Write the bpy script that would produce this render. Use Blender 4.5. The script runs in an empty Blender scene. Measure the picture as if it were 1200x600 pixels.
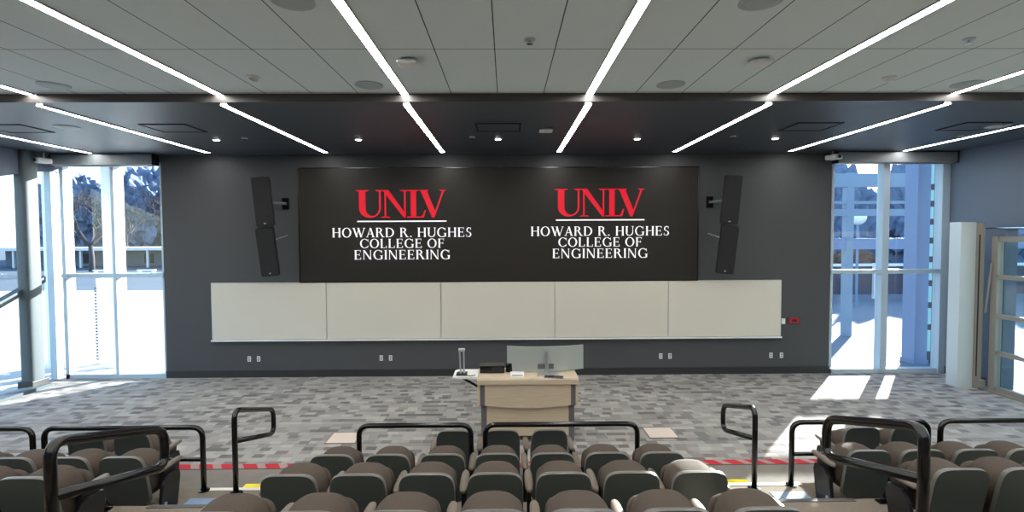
import bpy, bmesh, math, random
from mathutils import Vector, Matrix, noise
random.seed(7)
C = bpy.context.scene.collection
PI = math.pi

# ------------------------------------------------------------------ camera, sky, sun, exposure
cam_d = bpy.data.cameras.new('camera'); cam = bpy.data.objects.new('camera', cam_d); C.objects.link(cam)
FPX = 612.1
cam_d.sensor_fit = 'HORIZONTAL'; cam_d.sensor_width = 36; cam_d.lens = FPX/1200*36; cam_d.clip_end = 600; cam_d.clip_start = .05
yaw, pit, rol = .0103, .0375, -.0046
F = Vector((math.sin(yaw)*math.cos(pit), math.cos(yaw)*math.cos(pit), -math.sin(pit)))
R0 = Vector((math.cos(yaw), -math.sin(yaw), 0)); U0 = R0.cross(F)
Rv = R0*math.cos(rol)+U0*math.sin(rol); Uv = -R0*math.sin(rol)+U0*math.cos(rol)
M = Matrix.Identity(4)
for i in range(3):
    M[i][0] = Rv[i]; M[i][1] = Uv[i]; M[i][2] = -F[i]
M.translation = (0.1915, -11.197, 3.0034)
cam.matrix_world = M
bpy.context.scene.camera = cam

w = bpy.data.worlds.new('World'); bpy.context.scene.world = w; w.use_nodes = True
nt = w.node_tree; bg = nt.nodes['Background']
sky = nt.nodes.new('ShaderNodeTexSky'); sky.sky_type = 'NISHITA'; sky.sun_disc = False
SUN_EL = math.radians(17.5); SUN_AZ = math.atan2(1.50, 1.78)
sky.sun_elevation = SUN_EL; sky.sun_rotation = SUN_AZ; sky.air_density = 1.0; sky.dust_density = .4; sky.ozone_density = 3.0
nt.links.new(sky.outputs[0], bg.inputs[0]); bg.inputs[1].default_value = 0.34

sd = bpy.data.lights.new('sun', 'SUN'); sun = bpy.data.objects.new('sun', sd); C.objects.link(sun)
sd.energy = 14; sd.angle = math.radians(.6); sd.color = (1, .95, .88)
sv = Vector((math.sin(SUN_AZ)*math.cos(SUN_EL), math.cos(SUN_AZ)*math.cos(SUN_EL), math.sin(SUN_EL)))
sun.rotation_euler = sv.to_track_quat('Z', 'Y').to_euler(); sun.location = sv*60

STRIP = 22.0          # radiance of the linear ceiling lamps
vs = bpy.context.scene.view_settings
vs.view_transform = 'Standard'; vs.look = 'None'; vs.gamma = 1; vs.use_curve_mapping = False; vs.exposure = 1.0

# ------------------------------------------------------------------ materials
def srgb(r, g, b):
    f = lambda c: ((c/255+.055)/1.055)**2.4 if c/255 > .04045 else c/255/12.92
    return (f(r), f(g), f(b), 1)
def mat(name, col, rough=.6, metal=0, spec=.5, bump=0, bscale=200, var=0, vscale=8, emit=None, estr=1):
    m = bpy.data.materials.new(name); m.use_nodes = True; n = m.node_tree; p = n.nodes['Principled BSDF']
    p.inputs['Base Color'].default_value = col; p.inputs['Roughness'].default_value = rough
    p.inputs['Metallic'].default_value = metal; p.inputs['Specular IOR Level'].default_value = spec
    tc = n.nodes.new('ShaderNodeTexCoord')
    if var:
        ns = n.nodes.new('ShaderNodeTexNoise'); ns.inputs['Scale'].default_value = vscale; ns.inputs['Detail'].default_value = 4
        n.links.new(tc.outputs['Object'], ns.inputs['Vector'])
        mx = n.nodes.new('ShaderNodeMix'); mx.data_type = 'RGBA'
        mx.inputs[6].default_value = tuple(c*(1-var) for c in col[:3])+(1,); mx.inputs[7].default_value = tuple(min(1, c*(1+var)) for c in col[:3])+(1,)
        n.links.new(ns.outputs[0], mx.inputs[0]); n.links.new(mx.outputs[2], p.inputs['Base Color'])
    if bump:
        nb = n.nodes.new('ShaderNodeTexNoise'); nb.inputs['Scale'].default_value = bscale
        n.links.new(tc.outputs['Object'], nb.inputs['Vector'])
        b = n.nodes.new('ShaderNodeBump'); b.inputs['Strength'].default_value = bump; b.inputs['Distance'].default_value = .01
        n.links.new(nb.outputs[0], b.inputs['Height']); n.links.new(b.outputs[0], p.inputs['Normal'])
    if emit:
        p.inputs['Emission Color'].default_value = emit; p.inputs['Emission Strength'].default_value = estr
    return m
def glassmat(name, tint=(.93, .97, .98, 1), refl=.06):
    m = bpy.data.materials.new(name); m.use_nodes = True; n = m.node_tree; n.nodes.clear()
    o = n.nodes.new('ShaderNodeOutputMaterial'); t = n.nodes.new('ShaderNodeBsdfTransparent'); g = n.nodes.new('ShaderNodeBsdfGlossy')
    t.inputs[0].default_value = tint; g.inputs['Roughness'].default_value = .02
    mx = n.nodes.new('ShaderNodeMixShader'); fr = n.nodes.new('ShaderNodeFresnel'); fr.inputs[0].default_value = 1.45
    ge = n.nodes.new('ShaderNodeNewGeometry'); sb = n.nodes.new('ShaderNodeMath'); sb.operation = 'SUBTRACT'; sb.inputs[0].default_value = 1; n.links.new(ge.outputs['Backfacing'], sb.inputs[1])
    ml = n.nodes.new('ShaderNodeMath'); ml.operation = 'MULTIPLY'; n.links.new(fr.outputs[0], ml.inputs[0]); n.links.new(sb.outputs[0], ml.inputs[1])
    n.links.new(ml.outputs[0], mx.inputs[0]); n.links.new(t.outputs[0], mx.inputs[1]); n.links.new(g.outputs[0], mx.inputs[2]); n.links.new(mx.outputs[0], o.inputs[0])
    return m
class NB:                                   # tiny node builder
    def __init__(s, name, rough=.9):
        s.m = bpy.data.materials.new(name); s.m.use_nodes = True; s.n = s.m.node_tree; s.p = s.n.nodes['Principled BSDF']
        s.p.inputs['Roughness'].default_value = rough; s.p.inputs['Specular IOR Level'].default_value = .2
        tc = s.n.nodes.new('ShaderNodeTexCoord'); sp = s.n.nodes.new('ShaderNodeSeparateXYZ'); s.n.links.new(tc.outputs['Object'], sp.inputs[0])
        s.x, s.y, s.z = sp.outputs; s.obj = tc.outputs['Object']
    def put(s, inp, v):
        if hasattr(v, 'is_linked'): s.n.links.new(v, inp)
        else: inp.default_value = v
    def f(s, op, a, b=0, c=0):
        k = s.n.nodes.new('ShaderNodeMath'); k.operation = op; s.put(k.inputs[0], a); s.put(k.inputs[1], b); s.put(k.inputs[2], c); return k.outputs[0]
    def vec(s, a, b, c=0):
        k = s.n.nodes.new('ShaderNodeCombineXYZ'); s.put(k.inputs[0], a); s.put(k.inputs[1], b); s.put(k.inputs[2], c); return k.outputs[0]
    def rnd(s, v):
        k = s.n.nodes.new('ShaderNodeTexWhiteNoise'); k.noise_dimensions = '3D'; s.n.links.new(v, k.inputs['Vector']); return k.outputs['Value']
    def noise(s, v, sc):
        k = s.n.nodes.new('ShaderNodeTexNoise'); k.inputs['Scale'].default_value = sc; s.n.links.new(v, k.inputs['Vector']); return k.outputs[0]
    def mix(s, fac, a, b):
        k = s.n.nodes.new('ShaderNodeMix'); k.data_type = 'RGBA'; s.put(k.inputs[0], fac); s.put(k.inputs[6], a); s.put(k.inputs[7], b); return k.outputs[2]
    def ramp(s, v, stops):
        k = s.n.nodes.new('ShaderNodeValToRGB'); k.color_ramp.interpolation = 'CONSTANT'; e = k.color_ramp.elements
        while len(e) < len(stops): e.new(.5)
        for i, (pos, c) in enumerate(stops): e[i].position = pos; e[i].color = c
        s.n.links.new(v, k.inputs[0]); return k.outputs[0]
    def out(s, c): s.put(s.p.inputs['Base Color'], c); return s.m

def carpet():
    b = NB('carpet_tiles')
    row = b.f('FLOOR', b.f('DIVIDE', b.y, .115)); off = b.rnd(b.vec(row, 3.3, 0))
    col = b.f('FLOOR', b.f('ADD', b.f('DIVIDE', b.x, .17), b.f('MULTIPLY', off, 7)))
    r = b.rnd(b.vec(col, row, 1))
    base = b.ramp(r, [(0, srgb(112, 110, 110)), (.10, srgb(134, 131, 128)), (.26, srgb(150, 147, 142)), (.52, srgb(159, 156, 151)), (.78, srgb(172, 169, 162)), (.93, srgb(140, 137, 133))])
    # finer dark dashes
    row2 = b.f('FLOOR', b.f('DIVIDE', b.y, .23)); rr = b.rnd(b.vec(row2, 9.1, 2)); c2 = b.f('FLOOR', b.f('ADD', b.f('DIVIDE', b.x, .15), b.f('MULTIPLY', rr, 5)))
    r2 = b.rnd(b.vec(c2, row2, 5)); fy = b.f('FRACT', b.f('DIVIDE', b.y, .23))
    m = b.f('MULTIPLY', b.f('GREATER_THAN', r2, .74), b.f('LESS_THAN', fy, .5))
    base = b.mix(b.f('MULTIPLY', m, .8), base, srgb(82, 79, 80))
    # broad tone bands tile row by tile row
    rb = b.rnd(b.vec(b.f('FLOOR', b.f('DIVIDE', b.y, .92)), 1, 7)); rc = b.rnd(b.vec(b.f('FLOOR', b.f('DIVIDE', b.x, .92)), b.f('FLOOR', b.f('DIVIDE', b.y, .46)), 7))
    base = b.mix(b.f('MULTIPLY', rb, .22), base, srgb(110, 108, 108)); base = b.mix(b.f('MULTIPLY', rc, .12), base, srgb(200, 198, 190))
    jo = b.f('LESS_THAN', b.f('FRACT', b.f('DIVIDE', b.y, .92)), .022); base = b.mix(b.f('MULTIPLY', jo, .5), base, srgb(90, 88, 86))
    # plain aisle carpet in front of the tiers and the red dashed border
    dash = b.f('FRACT', b.f('ADD', b.f('DIVIDE', b.x, .29), b.f('MULTIPLY', b.y, 2.2)))
    rd = b.f('MULTIPLY', b.f('LESS_THAN', dash, .62), 1.0)
    redc = b.mix(rd, srgb(168, 140, 136), srgb(190, 40, 52))
    inb = b.f('MULTIPLY', b.f('LESS_THAN', b.y, -4.33), b.f('GREATER_THAN', b.y, -4.47)); base = b.mix(inb, base, redc)
    pl = b.f('LESS_THAN', b.y, -4.47)
    plain = b.mix(b.noise(b.obj, 3), srgb(112, 108, 102), srgb(140, 134, 126))
    base = b.mix(pl, base, plain)
    ln = b.f('MULTIPLY', b.f('LESS_THAN', b.y, -4.47), b.f('GREATER_THAN', b.y, -4.50)); base = b.mix(ln, base, srgb(70, 66, 62))
    base = b.mix(b.f('MULTIPLY', b.noise(b.obj, 260), .25), base, srgb(90, 88, 86))
    return b.out(base)
def tiles():
    b = NB('ceiling_tiles', .85)
    fx = b.f('FRACT', b.f('ADD', b.f('DIVIDE', b.f('SUBTRACT', b.x, .083+1.199), .5995), 100.0)); fy = b.f('FRACT', b.f('ADD', b.f('DIVIDE', b.f('SUBTRACT', b.y, -4.385), 1.555), 100.0))
    lx = b.f('MAXIMUM', b.f('LESS_THAN', fx, .009), b.f('GREATER_THAN', fx, .991)); ly = b.f('MAXIMUM', b.f('LESS_THAN', fy, .0035), b.f('GREATER_THAN', fy, .9965))
    l = b.f('MAXIMUM', lx, ly)
    fleck = b.f('MULTIPLY', b.f('GREATER_THAN', b.noise(b.obj, 160), .66), .35)
    c = b.mix(fleck, srgb(220, 231, 230), srgb(196, 206, 205))
    return b.out(b.mix(l, c, srgb(70, 72, 74)))
def woodmat():
    b = NB('light_wood', .45)
    v = b.vec(b.f('MULTIPLY', b.x, 1.2), b.f('MULTIPLY', b.y, 1.2), b.f('MULTIPLY', b.z, 26))
    n = b.noise(v, 3)
    b.p.inputs['Specular IOR Level'].default_value = .4
    return b.out(b.mix(n, srgb(172, 156, 132), srgb(204, 190, 166)))
def ledmat():
    b = NB('led_panel', .5); b.p.inputs['Specular IOR Level'].default_value = .35
    b.p.inputs['Emission Color'].default_value = srgb(40, 36, 30); b.p.inputs['Emission Strength'].default_value = .06
    return b.out(srgb(27, 23, 19))

MT = dict(
 carpet=carpet(), tiles=tiles(), wood=woodmat(), led=ledmat(),
 wall=mat('dark_grey_paint', srgb(75, 76, 78), .75, spec=.25, bump=.03, bscale=120),
 sidewall=mat('daylit_wall_paint', srgb(94, 104, 118), .7, spec=.3),  # side walls: same grey paint, blue daylight mixed into the colour
 soffit=mat('dark_soffit', srgb(66, 72, 80), .45, spec=.5),
 fascia=mat('soffit_fascia', srgb(74, 70, 68), .4),
 tier=mat('tier_carpet', srgb(124, 115, 104), .95, spec=.1, bump=.3, bscale=300, var=.15, vscale=30),
 baseboard=mat('black_rubber_base', srgb(40, 40, 42), .5),
 white=mat('white_plastic', srgb(225, 226, 224), .35),
 board=mat('whiteboard_enamel', srgb(206, 202, 190), .08, spec=.5),
 alu=mat('aluminium', srgb(190, 194, 196), .35, metal=.8),
 mull=mat('anodised_mullion', srgb(168, 186, 200), .4),
 dmull=mat('dark_grey_column', srgb(66, 77, 83), .55),
 blk=mat('black_powder_coat', srgb(9, 9, 11), .2, spec=.5),
 spk=mat('black_speaker_cabinet', srgb(14, 14, 15), .5),
 grille=mat('speaker_grille', srgb(22, 22, 24), .7, bump=.6, bscale=400),
 shell=mat('chair_shell_plastic', srgb(62, 68, 66), .3, spec=.5, bump=.1, bscale=300),
 rim=mat('chair_shell_rim', srgb(96, 95, 90), .36, spec=.5),
 cush=mat('taupe_upholstery', srgb(80, 71, 63), .85, spec=.2, bump=.35, bscale=500, var=.12, vscale=60),
 arm=mat('taupe_armrest', srgb(112, 101, 91), .5, spec=.4),
 frame=mat('black_chair_frame', srgb(20, 20, 22), .4),
 yellow=mat('yellow_nosing', srgb(236, 222, 30), .5), nose=mat('white_nosing', srgb(226, 222, 214), .5),
 dark=mat('dark_gap', srgb(18, 17, 17), .7), plate=mat('beige_floor_cover', srgb(204, 190, 178), .7, var=.04),
 splate=mat('polished_step_plate', srgb(150, 175, 205), .25, metal=.3),  # step plate: pale blue paints in the reflection of the windows
 grey=mat('desk_grey_trim', srgb(92, 92, 94), .5), silver=mat('silver_back', srgb(178, 186, 184), .32, metal=.35),
 shade=mat('roller_shade_box', srgb(128, 134, 138), .45, metal=.2), screenface=mat('screen_glass', srgb(10, 10, 12), .1),
 red=mat('red_plastic', srgb(150, 20, 30), .4), chrome=mat('chrome', srgb(200, 200, 200), .15, metal=1),
 strip=mat('lamp_diffuser', (1, 1, 1, 1), .5, emit=(1, .975, .94, 1), estr=STRIP),
 dlight=mat('downlight_lens', (1, 1, 1, 1), .5, emit=(1, .95, .88, 1), estr=8),
 tred=mat('lit_red_pixels', (.1, 0, 0, 1), .6, emit=srgb(232, 6, 44), estr=.42), twhite=mat('lit_white_pixels', (.5, .5, .5, 1), .6, emit=srgb(240, 238, 244), estr=.46),
 speakerw=mat('ceiling_speaker_grille', srgb(172, 182, 182), .6), 
 concrete=mat('plaza_concrete', srgb(190, 188, 184), .9, var=.06, vscale=1.2), lawn=mat('shade_toned_ground', srgb(74, 88, 102), .95, var=.2, vscale=.4),  # lawn: dark blue-grey, shade put into the colour
 pave=mat('shade_toned_paving', srgb(118, 124, 132), .85, var=.1, vscale=1.2), canopy=mat('canopy_paint', srgb(128, 150, 170), .5),  # pave: darker than the left concrete, shade put into its colour
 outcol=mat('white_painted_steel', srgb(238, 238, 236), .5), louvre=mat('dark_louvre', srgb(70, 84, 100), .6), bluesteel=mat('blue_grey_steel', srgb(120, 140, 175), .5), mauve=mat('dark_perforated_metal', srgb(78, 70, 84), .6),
 cyan=mat('pale_glass_slot', srgb(170, 225, 225), .3), bark=mat('pale_bark', srgb(72, 68, 74), .9), leaf=mat('hazy_evergreen_foliage', srgb(104, 118, 142), .9, var=.45, vscale=1.2),  # leaf: bluish outdoor haze put into the foliage colour
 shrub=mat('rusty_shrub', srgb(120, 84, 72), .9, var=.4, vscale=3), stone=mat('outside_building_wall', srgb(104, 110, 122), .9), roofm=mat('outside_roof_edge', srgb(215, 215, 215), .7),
 glass=glassmat('window_glass'), gglass=glassmat('door_glass', (.80, .90, .88, 1)), globe=mat('lamp_globe', srgb(245, 245, 240), .3),
 doorm=mat('door_bronze_metal', srgb(140, 136, 128), .45, metal=.2), doorw=mat('brushed_cover_panel', srgb(196, 206, 210), .4, metal=.2),
)

# ------------------------------------------------------------------ mesh helpers
def obj(name, bm, m, parent=None, smooth=False, loc=None):
    me = bpy.data.meshes.new(name); bmesh.ops.recalc_face_normals(bm, faces=bm.faces); bm.to_mesh(me); bm.free()
    for k in (m if isinstance(m, (list, tuple)) else [m]): me.materials.append(k)
    if smooth:
        for p in me.polygons: p.use_smooth = True
        if smooth != True: me.set_sharp_from_angle(angle=smooth)
    o = bpy.data.objects.new(name, me); C.objects.link(o)
    if parent: o.parent = parent
    if loc: o.location = loc
    return o
def tag(o, label, cat, group=None, kind=None):
    o['label'] = label; o['category'] = cat
    if group: o['group'] = group
    if kind: o['kind'] = kind
    return o
def struct(name, bm, m, parent=None, smooth=False):
    o = obj(name, bm, m, parent, smooth)
    if not parent: o['kind'] = 'structure'
    return o
def thing(name, label, cat, loc=(0, 0, 0), rz=0, group=None):
    o = bpy.data.objects.new(name, None); C.objects.link(o); o.empty_display_size = .1
    o.location = loc; o.rotation_euler = (0, 0, rz); return tag(o, label, cat, group)
def dup(o, parent=None):
    c = o.copy(); C.objects.link(c); c.parent = parent
    for ch in list(o.children): dup(ch, c)
    return c
def nb(): return bmesh.new()
def bx(bm, x0, x1, y0, y1, z0, z1, bev=0, mi=0, mtx=None):
    v = [bm.verts.new((x, y, z)) for x in (x0, x1) for y in (y0, y1) for z in (z0, z1)]
    fs = [bm.faces.new([v[i] for i in q]) for q in ((0, 1, 3, 2), (4, 6, 7, 5), (0, 4, 5, 1), (2, 3, 7, 6), (0, 2, 6, 4), (1, 5, 7, 3))]
    for f in fs: f.material_index = mi
    if mtx: bmesh.ops.transform(bm, matrix=mtx, verts=v)
    if bev: bmesh.ops.bevel(bm, geom=list({e for f in fs for e in f.edges}), offset=bev, segments=2, affect='EDGES', profile=.5)
    return bm
def box(*a, **k): return bx(nb(), *a, **k)
def prism(bm, pts, axis, a, b, mi=0):      # polygon pts extruded along axis
    def P(p, t): return {'y': (p[0], t, p[1]), 'x': (t, p[0], p[1]), 'z': (p[0], p[1], t)}[axis]
    A = [bm.verts.new(P(p, a)) for p in pts]; B = [bm.verts.new(P(p, b)) for p in pts]; n = len(pts)
    fs = [bm.faces.new(A), bm.faces.new(B[::-1])]+[bm.faces.new((A[i], B[i], B[(i+1) % n], A[(i+1) % n])) for i in range(n)]
    for f in fs: f.material_index = mi
    return bm
def fillet(pts, r, closed=False, seg=6):
    out = []; n = len(pts); P = [Vector(p) for p in pts]
    for i, p in enumerate(P):
        if not closed and i in (0, n-1): out.append(p); continue
        a = P[i-1]-p; c = P[(i+1) % n]-p; rr = min(r, a.length*.49, c.length*.49); a.normalize(); c.normalize()
        s, e = p+a*rr, p+c*rr
        for k in range(seg+1):
            t = k/seg; out.append(s*(1-t)**2+p*2*t*(1-t)+e*t*t)
    return out
def tube(bm, pts, r, n=10, closed=False, r1=None, mi=0):
    P = [Vector(p) for p in pts]; m = len(P); rings = []; up = None
    for i, p in enumerate(P):
        if closed: t = P[(i+1) % m]-P[i-1]
        else: t = P[min(i+1, m-1)]-P[max(i-1, 0)]
        t.normalize()
        if up is None: up = t.orthogonal().normalized()
        up = (up-t*up.dot(t)).normalized(); s = t.cross(up)
        rad = r if r1 is None else r+(r1-r)*i/(m-1)
        rings.append([bm.verts.new(p+(up*math.cos(2*PI*k/n)+s*math.sin(2*PI*k/n))*rad) for k in range(n)])
    for i in range(m if closed else m-1):
        A, B = rings[i], rings[(i+1) % m]; sh = 0
        if closed and i == m-1: sh = min(range(n), key=lambda q: (A[0].co-B[q].co).length)
        for k in range(n):
            f = bm.faces.new((A[k], A[(k+1) % n], B[(k+1+sh) % n], B[(k+sh) % n])); f.material_index = mi
    if not closed: bm.faces.new(rings[0][::-1]).material_index = mi; bm.faces.new(rings[-1]).material_index = mi
    return bm
def lathe(bm, prof, loc=(0, 0, 0), n=20, mi=0):
    rings = [[bm.verts.new((loc[0]+r*math.cos(2*PI*k/n), loc[1]+r*math.sin(2*PI*k/n), loc[2]+z)) for k in range(n)] for r, z in prof]
    for A, B in zip(rings, rings[1:]):
        for k in range(n): bm.faces.new((A[k], A[(k+1) % n], B[(k+1) % n], B[k])).material_index = mi
    bm.faces.new(rings[0][::-1]).material_index = mi; bm.faces.new(rings[-1]).material_index = mi
    return bm
def superloop(a, b, n, N=40, cz=0, cx=0):
    o = []
    for k in range(N):
        t = 2*PI*k/N; c, s = math.cos(t), math.sin(t)
        o.append((cx+a*math.copysign(abs(c)**(2/n), c), cz+b*math.copysign(abs(s)**(2/n), s)))
    return o
def loft(bm, rings, mis=None, cap=True):    # rings: lists of 3D points
    V = [[bm.verts.new(p) for p in r] for r in rings]; n = len(V[0])
    for j, (A, B) in enumerate(zip(V, V[1:])):
        for k in range(n): bm.faces.new((A[k], A[(k+1) % n], B[(k+1) % n], B[k])).material_index = (mis[j] if mis else 0)
    if cap: bm.faces.new(V[0][::-1]).material_index = mis[0] if mis else 0; bm.faces.new(V[-1]).material_index = mis[-1] if mis else 0
    return bm

# ------------------------------------------------------------------ room shell
XL, XR, ZS, ZC, YB = -9.38, 9.71, 4.754, 4.862, -15.5
EDGE = -4.34
TIERS = [(.156, -5.33), (.435, -6.24), (.715, -7.3), (.99, -8.36), (1.25, -9.42), (1.50, -10.48)]   # height, front edge
struct('floor', box(XL-.2, XR+.2, YB, .3, -.1, 0), MT['carpet'])
for i, (z, y) in enumerate(TIERS):
    y1 = TIERS[i+1][1] if i+1 < len(TIERS) else YB
    o = struct('seating_tier', box(XL, XR, y1, y, 0.0, z), MT['tier'])
# front wall, solid between and above the two windows
wl, wr = -7.118, 7.182
bm = nb(); bx(bm, wl, wr, 0, .3, 0, ZS+.3); bx(bm, XL-.2, wl, 0, .3, 4.56, ZS+.3); bx(bm, wr, XR+.2, 0, .3, 4.58, ZS+.3)
struct('wall_front', bm, MT['wall'])
# right wall with the folding door opening
bm = nb(); prism(bm, [(-1.32, 0), (.3, 0), (.3, ZC+.2), (YB, ZC+.2), (YB, 0), (-7.6, 0), (-7.6, 3.1), (-1.32, 3.1)], 'x', XR, XR+.25)
struct('wall_right', bm, MT['sidewall'])
# left wall: solid above a sloping head over the glass
bm = nb(); prism(bm, [(.3, 4.42), (.3, ZC+.2), (YB, ZC+.2), (YB, 0), (-6.2, 0), (-6.2, 3.0), (-.55, 4.33), (-.1, 4.42)], 'x', XL-.25, XL)
struct('wall_left', bm, MT['sidewall'])
struct('wall_back', box(XL-.2, XR+.2, YB-.2, YB, 0, ZC+.3), MT['sidewall'])
struct('ceiling', box(XL-.2, XR+.2, YB, EDGE, ZC, ZC+.2), MT['tiles'])
struct('ceiling_soffit', box(XL-.2, XR+.2, EDGE+.02, .3, ZS, ZS+.4), MT['soffit'])
struct('trim_1', box(XL, XR, EDGE, EDGE+.02, ZS, ZC+.2), MT['fascia'])
struct('baseboard_front', box(wl, wr, -.025, 0, 0, .15), MT['baseboard'])
struct('baseboard_right', box(XR-.02, XR, -1.0, 0, 0, .15), MT['baseboard'])
struct('trim_2', box(XL-.02, XL+.3, -6.2, -.55, 0, .06), MT['dmull'])     # sill along the left glazing

# window 1 (left of the front wall) and window 2 (right)
def window(name, x0, x1, z1, mul, zt, fw):
    fr = nb()
    bx(fr, x0, x0+fw, -.02, .14, 0, z1); bx(fr, x1-.05, x1, .02, .14, 0, z1); bx(fr, x0, x1, -.02, .14, 0, .09); bx(fr, x0, x1, -.02, .14, z1-.06, z1)
    o = struct(name, box(x0, x1, .06, .075, .05, z1-.03), MT['glass'])
    obj('window_frame', fr, MT['mull'], o)
    m2 = nb()
    for a, b in mul: bx(m2, a, b, -.04, .16, .05, z1)
    obj('mullion', m2, MT['mull'], o)
    obj('transom', box(x0, x1, -.045, .15, zt-.045, zt+.045), MT['mull'], o)
    return o
window('window_1', XL+.13, wl, 4.60, [(-8.17, -8.10)], 2.21, .08)
window('window_2', wr, XR, 4.60, [(8.28, 8.42)], 2.21, .0501)
obj('jamb_cover', box(9.55, 9.71, -.05, .16, 0, 4.6), MT['mull'], bpy.data.objects['window_2'])
# left glazed wall
lw = struct('window_3', box(XL-.14, XL-.125, -6.2, .2, .05, 4.5), MT['glass'])
b = nb(); prism(b, [(-6.2, -.32), (-.42, 2.11), (-.42, 2.22), (-6.2, -.20)][::-1], 'x', XL-.17, XL-.02)
b = nb(); prism(b, [(-5.0, .12), (-.25, 2.10), (-.25, 2.22), (-5.0, .26)], 'x', XL-.17, XL-.02)
obj('slanted_transom', b, MT['dmull'], lw)
b = nb(); bx(b, XL-.17, XL-.03, -.04, .1, 0, 4.56); obj('corner_post', b, MT['mull'], lw)
# dark column at the left corner
t = thing('corner_column', 'dark grey full height column in the left corner beside the bright glazing', 'column', (XL-.02, -.62, 0))
b = nb(); loft(b, [[(x, y, z) for x, y in superloop(.13, .17, 4, 24)] for z in (.14, 4.75)]); obj('shaft', b, MT['dmull'], t, smooth=math.radians(40))
obj('base_cover', box(-.15, .15, -.19, .19, 0, .15, bev=.01), MT['baseboard'], t)

# roller-shade housings over the windows
for x0, x1, lab in ((-9.22, -7.13, 'long grey roller shade housing above the bright left window'), (7.15, 9.68, 'long grey roller shade housing above the blue right window')):
    t = thing('roller_shade', lab, 'window shade', ((x0+x1)/2, -.16, 4.49)); h = (x1-x0)/2
    obj('housing', box(-h, h, -.10, .09, .03, .25, bev=.01), MT['shade'], t)
    obj('hem_bar', box(-h+.04, h-.04, -.03, .0, 0, .03), MT['alu'], t)
    obj('end_cap', box(-h-.015, -h, -.11, .1, .02, .255), MT['dark'], t); obj('end_cap', box(h, h+.015, -.11, .1, .02, .255), MT['dark'], t)
# corner camera/projector boxes
for x, y, z, lab in ((-9.2, -.42, 4.58, 'small white camera in the left ceiling corner above the window'), (7.0, -.3, 4.62, 'small white camera by the top of the right window')):
    t = thing('security_camera', lab, 'camera', (x, y, z), .3 if x > 0 else -.3)
    obj('body', box(-.1, .1, -.16, .1, -.05, .05, bev=.02), MT['white'], t)
    obj('lens', tube(nb(), [(0, -.18, 0), (0, -.15, 0)], .035), MT['dark'], t)
    obj('bracket', tube(nb(), [(0, 0, .04), (0, 0, ZS-z)], .018), MT['alu'], t)

# ------------------------------------------------------------------ linear lamps
SX = [.083+2.398*(k-.5) for k in range(-3, 5)]
names = ['far left', 'second from the left', 'third from the left', 'left of centre', 'right of centre', 'third from the right', 'second from the right', 'far right']
for i, x in enumerate(SX):
    for where, y0, y1, z, ww in (('dark soffit', -4.22, -.34, ZS, .042), ('pale tiled ceiling', YB+.5, EDGE-.02, ZC, .044)):
        t = thing('linear_light', 'glowing white strip light recessed in the %s, %s of eight' % (where, names[i]), 'ceiling light', (x, (y0+y1)/2, z), 0, 'strip lights in the '+where)
        L = (y1-y0)/2
        obj('diffuser', box(-ww, ww, -L, L, -.012, -.002), MT['strip'], t)
        b = nb(); bx(b, -ww-.012, -ww, -L-.01, L+.01, -.016, 0); bx(b, ww, ww+.012, -L-.01, L+.01, -.016, 0); obj('lamp_frame', b, MT['alu'], t)

# ceiling fittings
def ceilthing(kind, x, y, z, lab, cat, g):
    t = thing(kind, lab, cat, (x, y, z), 0, g)
    if kind == 'downlight':
        obj('trim_ring', lathe(nb(), [(.075, 0), (.075, -.008), (.055, -.012)]), MT['white'], t); obj('lens', lathe(nb(), [(.05, -.012), (.05, -.018)]), MT['dlight'], t)
    elif kind == 'sprinkler':
        obj('escutcheon', lathe(nb(), [(.055, 0), (.05, -.012), (.02, -.016)]), MT['alu'], t); obj('nozzle', lathe(nb(), [(.012, -.012), (.012, -.04), (.03, -.042), (.03, -.047)], n=12), MT['chrome'], t)
    elif kind == 'ceiling_speaker':
        obj('rim', lathe(nb(), [(.17, 0), (.17, -.008), (.155, -.012)], n=32), MT['speakerw'], t); obj('grille', lathe(nb(), [(.15, -.01), (.12, -.018)], n=32), MT['speakerw'], t)
    elif kind == 'smoke_detector':
        obj('base', lathe(nb(), [(.075, 0), (.075, -.015), (.065, -.02)]), MT['white'], t); obj('dome', lathe(nb(), [(.055, -.018), (.05, -.045), (.025, -.06)]), MT['white'], t, smooth=math.radians(50))
    elif kind == 'wireless_access_point':
        obj('mount', box(-.06, .06, -.06, .06, -.02, 0), MT['alu'], t); obj('cover', box(-.11, .11, -.1, .1, -.06, -.02, bev=.02), MT['white'], t)
    elif kind == 'air_diffuser':
        b = nb()
        for a in range(2):
            bx(b, -.36+a*.0, .36, -.30+a*.58, -.27+a*.58, -.012, 0)
        bx(b, -.36, -.33, -.3, .31, -.012, 0); bx(b, .33, .36, -.3, .31, -.012, 0)
        obj('slot_frame', b, MT['dark'], t); obj('infill_panel', box(-.33, .33, -.27, .28, -.006, 0), MT['soffit'], t)
    return t
def soff(u): return 8.43*(u-590)/612+.19
for n, x in zip(names[1:7:1], (-4.95, -2.55, .1, 2.55, 4.95)): pass
for x, l in ((-4.98, 'above the left end of the whiteboards'), (-2.45, 'above the left half of the screen'), (.05, 'above the middle of the screen'), (2.55, 'above the right half of the screen'), (5.05, 'above the right end of the whiteboards')):
    ceilthing('downlight', x, -1.75, ZS, 'small round lit downlight in the dark soffit '+l, 'downlight', 'downlights in the soffit')
for x, y, l in ((-4.4, -1.9, 'left of the outer strip light'), (-.4, -1.95, 'near the middle slot diffuser'), (4.2, -1.95, 'right of the screen'), (8.3, -1.9, 'over the right window side')):
    ceilthing('sprinkler', x, y, ZS, 'small sprinkler head in the dark soffit, '+l, 'sprinkler', 'sprinklers in the soffit')
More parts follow.
